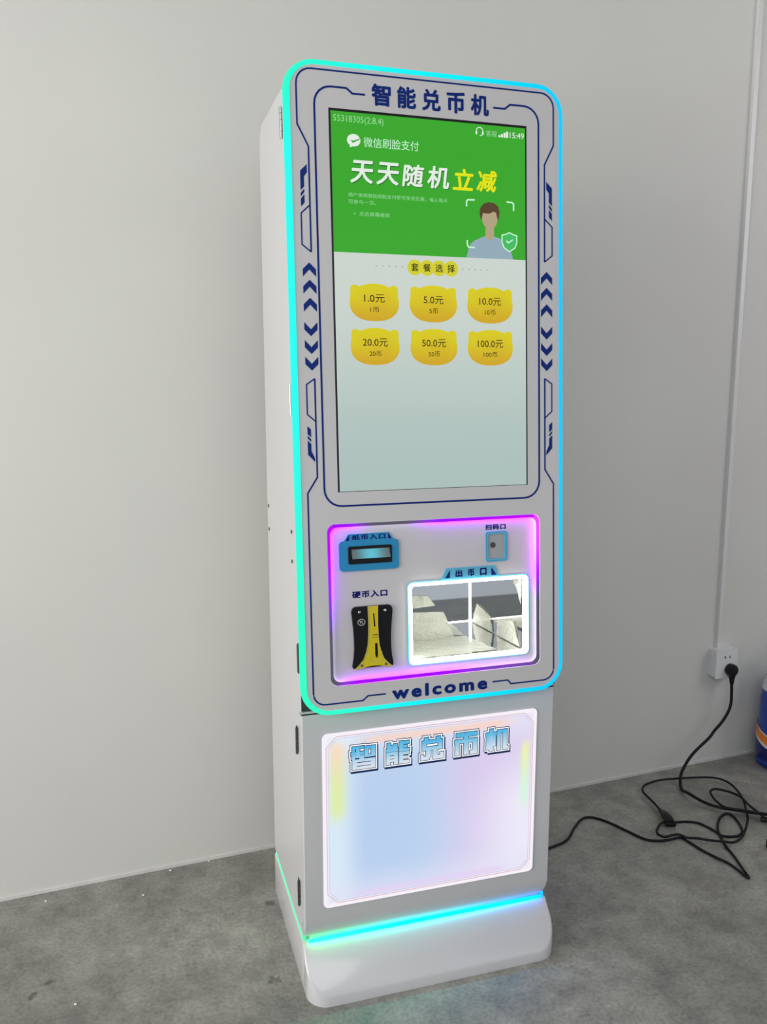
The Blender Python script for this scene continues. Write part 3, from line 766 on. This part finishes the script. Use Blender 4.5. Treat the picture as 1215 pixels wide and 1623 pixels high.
# coin acceptor
def half_curve(pts): return pts
LK = [(-0.1700, 0.2100), (-0.1755, 0.2070), (-0.1778, 0.2000), (-0.1765, 0.1850), (-0.1745, 0.1650), (-0.1735, 0.1450), (-0.1735, 0.1250), (-0.1750, 0.1080), (-0.1780, 0.0900), (-0.1765, 0.0865)]
AX = -0.1357
plate = LK + [(2 * AX - x, y) for x, y in LK[::-1]]
ca = link('coin_acceptor', prism(bmesh.new(), plate, WR, WR + 0.006, PT), BLACK, K)
ca['label'] = 'waisted black plate with yellow middle and coin slot'
bm = bmesh.new(); stroke(bm, plate[:], 0.0012, WR + 0.006, PT, closed=True, th=0.0004)
YL = [(-0.1452, 0.2100), (-0.1447, 0.1900), (-0.1446, 0.1700), (-0.1452, 0.1500), (-0.1466, 0.1330), (-0.1500, 0.1180), (-0.1560, 0.1030), (-0.1660, 0.0920), (-0.1745, 0.0852)]
YR = [(2 * AX + 0.0010 - x, y) for x, y in YL]
yel = YL + [(-0.1600, 0.0868), (-0.1480, 0.0895), (-0.1357, 0.0902), (-0.1230, 0.0893), (-0.1110, 0.0866)] + YR[::-1]
bm.free()
link('yellow_plate', prism(bmesh.new(), yel, WR + 0.005, WR + 0.0095, PT), YELLOW, ca)
GOLD = mat('pale_plate_rim', lin((226, 222, 150)), 0.3, metal=0.6)
bm = bmesh.new(); stroke(bm, YL, 0.0011, WR + 0.0095, PT, th=0.0006); stroke(bm, YR, 0.0011, WR + 0.0095, PT, th=0.0006); link('plate_rim', bm, GOLD, ca)
bm = bmesh.new(); prism(bm, [(-0.1352, 0.1950), (-0.1330, 0.1960), (-0.1310, 0.1690), (-0.1336, 0.1690)], WR + 0.0095, WR + 0.0099, PT); link('coin_slot', bm, BLACK, ca)
bm = bmesh.new(); prism(bm, [(-0.1325, 0.1340), (-0.1300, 0.1362), (-0.1275, 0.1340), (-0.1268, 0.1130), (-0.1285, 0.1050), (-0.1310, 0.1075), (-0.1325, 0.1130)], WR + 0.0095, WR + 0.0099, PT); link('return_opening', bm, BLACK, ca)
bm = bmesh.new(); stroke(bm, [(-0.1455, 0.1180), (-0.1440, 0.0990), (-0.1215, 0.0990), (-0.1180, 0.1180)], 0.0008, WR + 0.0095, PT, th=0.0004); link('plate_ridge', bm, GOLD, ca)
bm = bmesh.new()
for r0, r1 in ((0.0065, 0.0054),): ring(bm, circle(-0.1585, 0.1790, 0.0078, 20, 0.0066), circle(-0.1585, 0.1790, 0.0069, 20, 0.0057), WR + 0.0060, WR + 0.0064, PT)
text_bm('TL', -0.1628, -0.1545, 0.1766, 0.1816, WR + 0.0062, PT, bold=0.01, bm=bm); link('oval_emblem', bm, mat('emblem_white', (0.7, 0.7, 0.7), 0.5), ca)
bm = bmesh.new()
for k in range(4): prism(bm, rrect(-0.1352 + k * 0.0033, 0.1524, 0.0025, 0.0022, 0.0004, 2), WR + 0.0095, WR + 0.0097, PT)
for k in range(6): prism(bm, rrect(-0.1360 + k * 0.0023, 0.1472, 0.0017, 0.0012, 0.0003, 2), WR + 0.0095, WR + 0.0097, PT)
link('plate_print', bm, mat('dark_olive_print', (0.08, 0.06, 0.01), 0.5), ca)
for u, v, w in ((-0.1622, 0.1995, 0.006), (-0.1095, 0.1998, 0.006), (-0.1605, 0.0925, 0.0095), (-0.1105, 0.0915, 0.0095)):
    lathe_bm = lathe(bmesh.new(), [(0.0026, 0), (0.0026, 0.0008), (0.0016, 0.0015)], lambda x, y, z, u=u, v=v, w=w: PT(u + x, v + y, WR + w + z), 14)
    link('screw', lathe_bm, STEEL if v > 0.1 else HINGE, ca)
link('coin_label', text_bm('硬币入口', -0.1750, -0.1020, 0.2265, 0.2405, WR + 0.0002, PT, bold=0.040, space=1.15), NAVY2, K)

# scanner window
sw_ = link('scan_window', ring(bmesh.new(), rrect(0.1345, 0.3130, 0.0490, 0.0630, 0.006, 5), rrect(0.1345, 0.3130, 0.0370, 0.0510, 0.003, 5), WR, WR + 0.003, PT), BLUE2, K)
sw_['label'] = 'pale blue frame around a grey scanner window'
bm = bmesh.new(); prism(bm, rrect(0.1345, 0.3130, 0.0365, 0.0505, 0.003, 4), WR, WR + 0.0006, PT); link('window_glass', bm, GREYWIN, sw_)
bm = bmesh.new(); stroke(bm, rrect(0.1345, 0.3130, 0.0445, 0.0585, 0.005, 4), 0.0008, WR + 0.003, PT, closed=True, th=0.0002); link('frame_line', bm, BLUE, sw_)
link('lens', lathe(bmesh.new(), [(0.0060, 0), (0.0058, 0.0008), (0.003, 0.0010)], lambda x, y, z: PT(0.1270 + x, 0.3160 + y, WR + 0.0006 + z), 20), mat('dark_lens', (0.06, 0.06, 0.06), 0.15), sw_)
link('scan_label', text_bm('扫码口', 0.1105, 0.1565, 0.3475, 0.3590, WR + 0.0002, PT, bold=0.045, space=1.12), NAVY2, K)

# coin tray: white light frame round a mirror-lined pocket
ct = link('coin_tray', ring(bmesh.new(), rrect(*TR_C, TR_O[0] + 0.006, TR_O[1] + 0.006, 0.011, 5), rrect(*TR_C, TR_O[0] - 0.002, TR_O[1] - 0.002, 0.008, 5), WR, WR + 0.0025, PT), BLUE2, K)
ct['label'] = 'mirror-lined coin outlet pocket framed in white light'
bm = bmesh.new(); ring(bm, rrect(*TR_C, *TR_O, 0.009, 6), rrect(*TR_C, *TR_I, 0.006, 6), WR - 0.010, WR + 0.005, PT)
link('white_light_frame', bm, glow('tray_led', (0.93, 1.0, 0.96), 11.0), ct)
a0, a1 = TR_C[0] - TR_I[0] / 2, TR_C[0] + TR_I[0] / 2; b0, b1 = TR_C[1] - TR_I[1] / 2, TR_C[1] + TR_I[1] / 2
DP = WR - 0.150
def quadp(name, p, m): bm = bmesh.new(); bm.faces.new([bm.verts.new(PT(*q)) for q in p]); link(name, bm, m, ct, normals=False)
def slab(name, cu, cv, cw, su, sv, sw2, m): link(name, box(bmesh.new(), (cu, cv, cw), (su, sv, sw2), PT), m, ct)
mid_w = (WR + DP) / 2; dw_ = WR - DP
slab('back_panel', TR_C[0], TR_C[1], DP - 0.001, TR_I[0], TR_I[1], 0.002, MIRROR)
slab('side_panel', a0 - 0.001, TR_C[1], mid_w, 0.002, TR_I[1], dw_, MIRROR)
slab('side_panel', a1 + 0.001, TR_C[1], mid_w, 0.002, TR_I[1], dw_, MIRROR)
slab('top_panel', TR_C[0], b1 + 0.001, mid_w, TR_I[0], 0.002, dw_, MIRROR)
slab('tray_floor', TR_C[0], b0 - 0.001, mid_w, TR_I[0], 0.002, dw_, MIRROR)
def film(quad, T, amp=0.003, seed=1, n=26):
    """crinkled four-cornered sheet of peeling film"""
    rnd = random.Random(seed); bm = bmesh.new(); H = {}; (ax, ay), (bx, by), (cx, cy), (dx, dy) = quad
    for i in range(n + 1):
        for j in range(n + 1):
            s, t = i / n, j / n
            x = (ax * (1 - s) + bx * s) * (1 - t) + (dx * (1 - s) + cx * s) * t; y = (ay * (1 - s) + by * s) * (1 - t) + (dy * (1 - s) + cy * s) * t
            h = 0.35 + 0.3 * math.sin(7 * s + 3 * t + seed) * math.cos(9 * t - 4 * s) + 0.25 * abs(math.sin(13 * s - 11 * t + seed * 2)) + rnd.uniform(0, 0.10)
            H[i, j] = bm.verts.new(T(x, y, 0.0004 + amp * max(0, h)))
    for i in range(n):
        for j in range(n): bm.faces.new((H[i, j], H[i + 1, j], H[i + 1, j + 1], H[i, j + 1]))
    return bm
FB = lambda u, v, w: PT(u, v, DP + 0.0006 + w)
FF = lambda u, w, v: PT(u, b0 + 0.0006 + v, w)
FS = lambda w, v, x: PT(a1 - 0.0006 - x, v, w)
FTp = lambda u, w, v: PT(u, b1 - 0.0006 - v, w)
FL = lambda w, v, x: PT(a0 + 0.0006 + x, v, w)
for quad, T_, amp, sd in (
    ([(a0, b0 + 0.002), (a0 + 0.150, b0 + 0.002), (a0 + 0.125, 0.150), (a0, 0.158)], FB, 0.004, 2),
    ([(a0, 0.160), (a0 + 0.105, 0.166), (a0 + 0.088, 0.190), (a0, 0.192)], FB, 0.003, 3),
    ([(a0, 0.222), (a0 + 0.118, 0.218), (a0 + 0.122, b1 - 0.001), (a0, b1 - 0.001)], FB, 0.002, 4),
    ([(a0, DP + 0.006), (a0 + 0.175, DP + 0.006), (a0 + 0.195, WR - 0.010), (a0, WR - 0.004)], FF, 0.005, 5),
    ([(DP + 0.01, b0 + 0.002), (WR - 0.02, b0 + 0.002), (WR - 0.05, b0 + 0.052), (DP + 0.02, b0 + 0.038)], FS, 0.003, 6),
    ([(WR - 0.07, b1 - 0.001), (WR - 0.01, b1 - 0.001), (WR - 0.012, b1 - 0.06), (WR - 0.03, b1 - 0.03)], FS, 0.003, 7),
    ([(a0, DP), (a0 + 0.15, DP), (a0 + 0.16, WR - 0.02), (a0, WR - 0.01)], FTp, 0.003, 9)):
    link('loose_film', film(quad, T_, amp, sd), FILM, ct, smooth=True, auto=180, normals=False)
# tab above the outlet
bm = bmesh.new(); prism(bm, [(0.0120, 0.2505), (0.0230, 0.2740), (0.1300, 0.2740), (0.1415, 0.2505)], WR, WR + 0.0024, PT); link('label_tab', bm, BLUE2, ct)
bm = bmesh.new()
prism(bm, [(0.0205, 0.2538), (0.0310, 0.2700), (0.0310, 0.2538)], WR + 0.0024, WR + 0.0028, PT); link('tab_corner', bm, NAVY, ct); bm = bmesh.new()
prism(bm, [(0.1345, 0.2538), (0.1225, 0.2700), (0.1225, 0.2538)], WR + 0.0024, WR + 0.0028, PT); link('tab_corner', bm, NAVY, ct)
for i, ch in enumerate('出币口'):
    c = 0.0505 + i * 0.0270; link('tab_letter', text_bm(ch, c - 0.0075, c + 0.0075, 0.2545, 0.2700, WR + 0.0025, PT, bold=0.045), NAVY2, ct)

# hinges on the left side
def hinge(z, y, m, tilt=0.0):
    def T(x, yy, zz): return Vector((-B - x, y + yy + (zz) * tilt, z + zz))
    h_ = 0.056
    root = link('hinge', box(bmesh.new(), (0.0008, 0.010, 0), (0.0016, 0.014, h_ * 0.92), T), m, K)
    bm = bmesh.new()
    for k in range(5):
        zc = -h_ / 2 + h_ * (k + 0.5) / 5
        lathe(bm, [(0.0030, zc - h_ / 10 + 0.0006), (0.0030, zc + h_ / 10 - 0.0006)], lambda x, yy, w: Vector((-B - 0.003 + x, y + w * tilt + yy, z + w)), 10)
    lathe(bm, [(0.0016, -h_ / 2 - 0.002), (0.0016, h_ / 2 + 0.002)], lambda x, yy, w: Vector((-B - 0.003 + x, y + w * tilt + yy, z + w)), 8)
    link('hinge_knuckles', bm, STEEL if m is STEEL else HINGE, root, smooth=True, auto=50)
for z, y, m, t in ((1.745, 0.092, STEEL, TP), (1.2315, 0.040, STEEL, TP), (0.7275, 0.006, HINGE, TP), (0.544, 0.036, HINGE, 0), (0.2005, 0.042, HINGE, 0)):
    hinge(z, y, m, t)
for y, z in ((0.068, 0.970), (0.067, 0.910), (0.352, 0.981), (0.350, 0.927)):
    link('bolt', lathe(bmesh.new(), [(0.0040, 0), (0.0040, 0.0012), (0.0025, 0.0022)], lambda a, b, w: Vector((-B - w, y + a, z + b)), 12), HINGE, K)

# ------------------------------------------------------------------ wall socket, trunking
SOC_T, SOC_Z, SD = 1.2525, 0.352, 0.036
wp = mat('white_socket_plastic', (0.70, 0.70, 0.71), 0.35); wp2 = mat('white_socket_face', (0.74, 0.74, 0.74), 0.25, coat=0.2)
S = thing('wall_socket', tuple(WT(SOC_T, SOC_Z - 0.05)), 'white surface-mounted wall socket low on the wall with a black plug in it', 'socket')
link('back_box', prism(bmesh.new(), rrect(SOC_T, SOC_Z, 0.086, 0.096, 0.006, 4), 0.0, SD - 0.006, WT), wp, S)
link('face_plate', prism(bmesh.new(), rrect(SOC_T, SOC_Z, 0.088, 0.098, 0.006, 4), SD - 0.006, SD, WT), wp2, S)
for du, dv, w_, h_, rot in ((-0.008, 0.021, 0.0030, 0.0080, 0), (0.011, 0.021, 0.0030, 0.0080, 0)):
    link('pin_hole', prism(bmesh.new(), rrect(SOC_T + du, SOC_Z + dv, w_ + 0.001, h_, 0.001, 2), SD, SD + 0.0004, WT), SEAM, S)
bm = bmesh.new(); prism(bm, rrect(1.2400, 1.80, 0.015, 2.80, 0.001, 1), 0.0, 0.011, WT)
tr = link('cable_trunking', bm, mat('trunking_pvc', (0.72, 0.71, 0.70), 0.3), None)
tr['label'] = 'narrow white cable trunking running up the wall above the socket'; tr['category'] = 'trunking'

# ------------------------------------------------------------------ cords
def cord(name, pts, r, parent, sub=5):
    bm = tube(bmesh.new(), catmull(pts, sub), r, 8); return link(name, bm, CABLE, parent, smooth=True, auto=60)
PL = WT(1.2645, 0.331, SD)
cA = thing('wall_power_cord', (1.05, 0.45, 0), 'thick black power cord hanging from the wall socket and running off along the floor', 'cord')
nrm = Vector((math.sin(AW), -math.cos(AW), 0))
Wp = [(1.2655, 0.6195, 0.296), (1.266, 0.615, 0.282), (1.267, 0.614, 0.252), (1.266, 0.612, 0.221), (1.255, 0.608, 0.195), (1.228, 0.601, 0.166), (1.192, 0.593, 0.141), (1.165, 0.584, 0.123), (1.095, 0.571, 0.082), (1.051, 0.558, 0.038)]
Ap = [(1.033, 0.54), (1.016, 0.507), (1.01, 0.469), (1.015, 0.428), (1.027, 0.393), (1.046, 0.367), (1.071, 0.349), (1.096, 0.331), (1.12, 0.313), (1.15, 0.295), (1.21, 0.262), (1.36, 0.21), (1.55, 0.20)]
zA = [0.012, 0.006] + [0.0145] * 8 + [0.010, 0.0055, 0.0055]
cord('cable', Wp + [(x, y, z) for (x, y), z in zip(Ap, zA)], 0.0047, cA)
bm = bmesh.new()
lathe(bm, [(0.0195, 0.0), (0.0205, 0.004), (0.0205, 0.016), (0.0175, 0.0215), (0.008, 0.023)], lambda x, y, w: WT(1.2645 + x, 0.331 + y, SD + 0.0005 + w), 22)
pl = link('plug', bm, BLACK, cA, smooth=True, auto=50)
link('strain_relief', tube(bmesh.new(), [WT(1.2660, 0.330, SD + 0.012), WT(1.2670, 0.312, SD + 0.010), (1.2665, 0.6165, 0.300), (1.266, 0.615, 0.284)], [0.0125, 0.0115, 0.0085, 0.0062], 12), BLACK, cA, smooth=True, auto=60)
kp0 = [(0.330, 0.330), (0.418, 0.323), (0.469, 0.336), (0.53, 0.356), (0.582, 0.406), (0.628, 0.444), (0.659, 0.446), (0.689, 0.415), (0.717, 0.354)]
Kp = [(0.735, 0.311), (0.75, 0.291), (0.775, 0.28), (0.801, 0.276), (0.839, 0.278), (0.847, 0.265), (0.852, 0.237), (0.86, 0.2), (0.872, 0.165), (0.884, 0.136), (0.888, 0.105), (0.887, 0.075), (0.891, 0.063), (0.897, 0.078), (0.907, 0.11), (0.921, 0.153), (0.934, 0.203), (0.952, 0.248), (0.972, 0.285), (1.002, 0.32), (1.03, 0.341), (1.057, 0.348), (1.06, 0.325), (1.048, 0.287), (1.028, 0.252), (1.004, 0.238), (0.976, 0.241), (0.959, 0.253), (0.957, 0.274), (0.95, 0.303), (0.939, 0.328), (0.913, 0.344), (0.876, 0.352)]
cK = thing('kiosk_power_cord', (0.8, 0.3, 0), 'thin tangled black power cord from behind the kiosk with a plug joint', 'cord')
cord('cable', [(x, y, 0.0038) for x, y in kp0 + Kp], 0.0034, cK)
Mp = [(0.868, 0.405), (0.872, 0.419), (0.879, 0.458), (0.881, 0.5), (0.887, 0.527), (0.911, 0.554), (0.944, 0.566), (0.978, 0.571), (1.016, 0.568), (1.054, 0.562), (1.109, 0.551), (1.143, 0.541), (1.169, 0.521), (1.177, 0.488), (1.168, 0.442), (1.146, 0.391), (1.117, 0.345), (1.087, 0.301), (1.049, 0.261), (1.008, 0.225), (0.978, 0.207), (0.953, 0.203), (0.932, 0.214), (0.901, 0.23), (0.877, 0.247), (0.85, 0.259), (0.839, 0.279), (0.816, 0.282), (0.796, 0.28), (0.785, 0.289), (0.786, 0.307), (0.804, 0.329), (0.827, 0.347), (0.849, 0.354)]
cord('cable', [(x, y, 0.012 if 2 < i < 31 else 0.010) for i, (x, y) in enumerate(Mp)], 0.0034, cK)
bm = bmesh.new(); tube(bm, [(0.869, 0.410, 0.011), (0.868, 0.395, 0.011), (0.866, 0.385, 0.012), (0.862, 0.365, 0.013), (0.857, 0.348, 0.013), (0.852, 0.336, 0.012)], [0.006, 0.008, 0.011, 0.0125, 0.0125, 0.011], 12)
link('plug_joint', bm, BLACK, cK, smooth=True, auto=45)
bm = bmesh.new(); tube(bm, [(0.842, 0.345, 0.0085), (0.868, 0.338, 0.0085)], [0.0082, 0.0082], 10); link('plug_collar', bm, BLACK, cK, smooth=True, auto=45)
cN = thing('extension_lead', (1.13, 0.3, 0), 'black extension lead end with a thick connector at the right edge of the floor', 'cord')
Np = [(1.178, 0.238), (1.138, 0.281), (1.126, 0.311), (1.129, 0.347), (1.139, 0.392), (1.132, 0.423), (1.117, 0.445), (1.096, 0.459), (1.073, 0.448), (1.059, 0.42), (1.051, 0.388), (1.054, 0.355), (1.085, 0.322), (1.12, 0.296), (1.16, 0.27), (1.24, 0.235), (1.40, 0.19)]
cord('cable', [(x, y, 0.020 if 1 < i < 12 else (0.024 if i > 11 else 0.010)) for i, (x, y) in enumerate(Np)], 0.0036, cN)
bm = bmesh.new(); tube(bm, [(1.1195, 0.286, 0.009), (1.140, 0.272, 0.010), (1.150, 0.264, 0.0115), (1.185, 0.240, 0.0125), (1.23, 0.212, 0.0125)], [0.006, 0.008, 0.0105, 0.012, 0.012], 12)
link('connector', bm, BLACK, cN, smooth=True, auto=45)
bm = bmesh.new(); prism(bm, rrect(1.058, 0.163, 0.036, 0.030, 0.008, 4), 0.001, 0.020, lambda x, y, w: Vector((x, y, w)))
o = link('rubber_stopper', bm, BLACK, None, smooth=True, auto=40)
o['label'] = 'small black rubber piece on the floor at the right edge below the cords'; o['category'] = 'stopper'

# ------------------------------------------------------------------ blue jug at the right edge
JX, JY = 1.458, 0.572
J = thing('detergent_jug', (JX, JY, 0), 'blue plastic jug with an orange and white swoosh label against the wall', 'jug')
JB = mat('jug_blue', lin((12, 62, 158)), 0.25, coat=0.4); JD = mat('jug_dark_blue', lin((8, 20, 96)), 0.3, coat=0.3)
def JT(r, a, z, sx=1.0, sy=0.86): return Vector((JX + r * math.cos(a) * sx, JY + r * math.sin(a) * sy, z))
prof = [(0.070, 0.0), (0.088, 0.004), (0.094, 0.020), (0.096, 0.060), (0.094, 0.110), (0.090, 0.150), (0.090, 0.19), (0.089, 0.235), (0.084, 0.275), (0.070, 0.315), (0.048, 0.345), (0.030, 0.358), (0.027, 0.372)]
bm = bmesh.new(); L = []
for r, z in prof: L.append([bm.verts.new(JT(r, 2 * PI * k / 32, z)) for k in range(32)])
for A_, B_ in zip(L, L[1:]):
    for k in range(32): bm.faces.new((A_[k], A_[(k + 1) % 32], B_[(k + 1) % 32], B_[k]))
bm.faces.new(L[0][::-1]); bm.faces.new(L[-1]); link('body', bm, JB, J, smooth=True, auto=60)
def decal(name, z0f, z1f, m, e, a0=120, a1=290):
    bm = bmesh.new(); pr = None; n = 24
    for i in range(n + 1):
        a = math.radians(a0 + (a1 - a0) * i / n); t = i / n; col = []
        for j in range(4):
            z = z0f(t) + (z1f(t) - z0f(t)) * j / 3
            r = next(r0 + (r1 - r0) * (z - za) / (zb - za) for (r0, za), (r1, zb) in zip(prof, prof[1:]) if za <= z <= zb)
            col.append(bm.verts.new(JT(r + e, a, z)))
        if pr:
            for j in range(3): bm.faces.new((pr[j], col[j], col[j + 1], pr[j + 1]))
        pr = col
    link(name, bm, m, J, smooth=True, normals=False)
decal('lower_band', lambda t: 0.012, lambda t: 0.115 - 0.05 * t, JD, 0.0008)
decal('white_swoosh', lambda t: 0.125 - 0.14 * t + 0.06 * t * t, lambda t: 0.160 - 0.12 * t + 0.06 * t * t, mat('swoosh_white', lin((215, 215, 220)), 0.3), 0.0014)
decal('orange_swoosh', lambda t: 0.134 - 0.135 * t + 0.06 * t * t, lambda t: 0.157 - 0.125 * t + 0.06 * t * t, mat('swoosh_orange', lin((232, 128, 16)), 0.3), 0.0020)
decal('upper_label', lambda t: 0.262, lambda t: 0.305, mat('label_white', lin((205, 208, 225)), 0.35), 0.0010)
bm = bmesh.new(); lathe(bm, [(0.033, 0), (0.033, 0.034), (0.029, 0.038)], lambda x, y, w: Vector((JX + x, JY + y, 0.366 + w)), 24); link('cap', bm, JD, J, smooth=True, auto=50)

# ------------------------------------------------------------------ crumbs of plaster on the floor
CR = mat('plaster_crumb', (0.75, 0.74, 0.70), 0.8)
base = None
def crumb_bm(r):
    bm = bmesh.new(); bmesh.ops.create_icosphere(bm, subdivisions=1, radius=r)
    for v in bm.verts: v.co *= random.uniform(0.7, 1.2); v.co.z *= 0.55
    zz = min(v.co.z for v in bm.verts); bmesh.ops.translate(bm, verts=bm.verts, vec=(0, 0, -zz)); return bm
CRUMBS = [(-1.13, 0.414, 'left end of the wall foot'), (-0.83, 0.486, 'half way along the wall foot at left'), (-0.60, 0.44, 'out on the floor, nearest the row of crumbs'), (-0.53, 0.53, 'close to the wall foot beside the kiosk'), (-0.74, 0.10, 'out on the open floor at left'), (-0.43, 0.545, 'right of the row by the wall')]
for x, y, wh in CRUMBS:
    bm = crumb_bm(random.uniform(0.003, 0.0045)); bmesh.ops.translate(bm, verts=bm.verts, vec=(x, y, 0))
    o = link('plaster_crumb', bm, CR); o['label'] = 'small white plaster crumb ' + wh; o['category'] = 'crumb'; o['group'] = 'plaster crumbs on the floor'
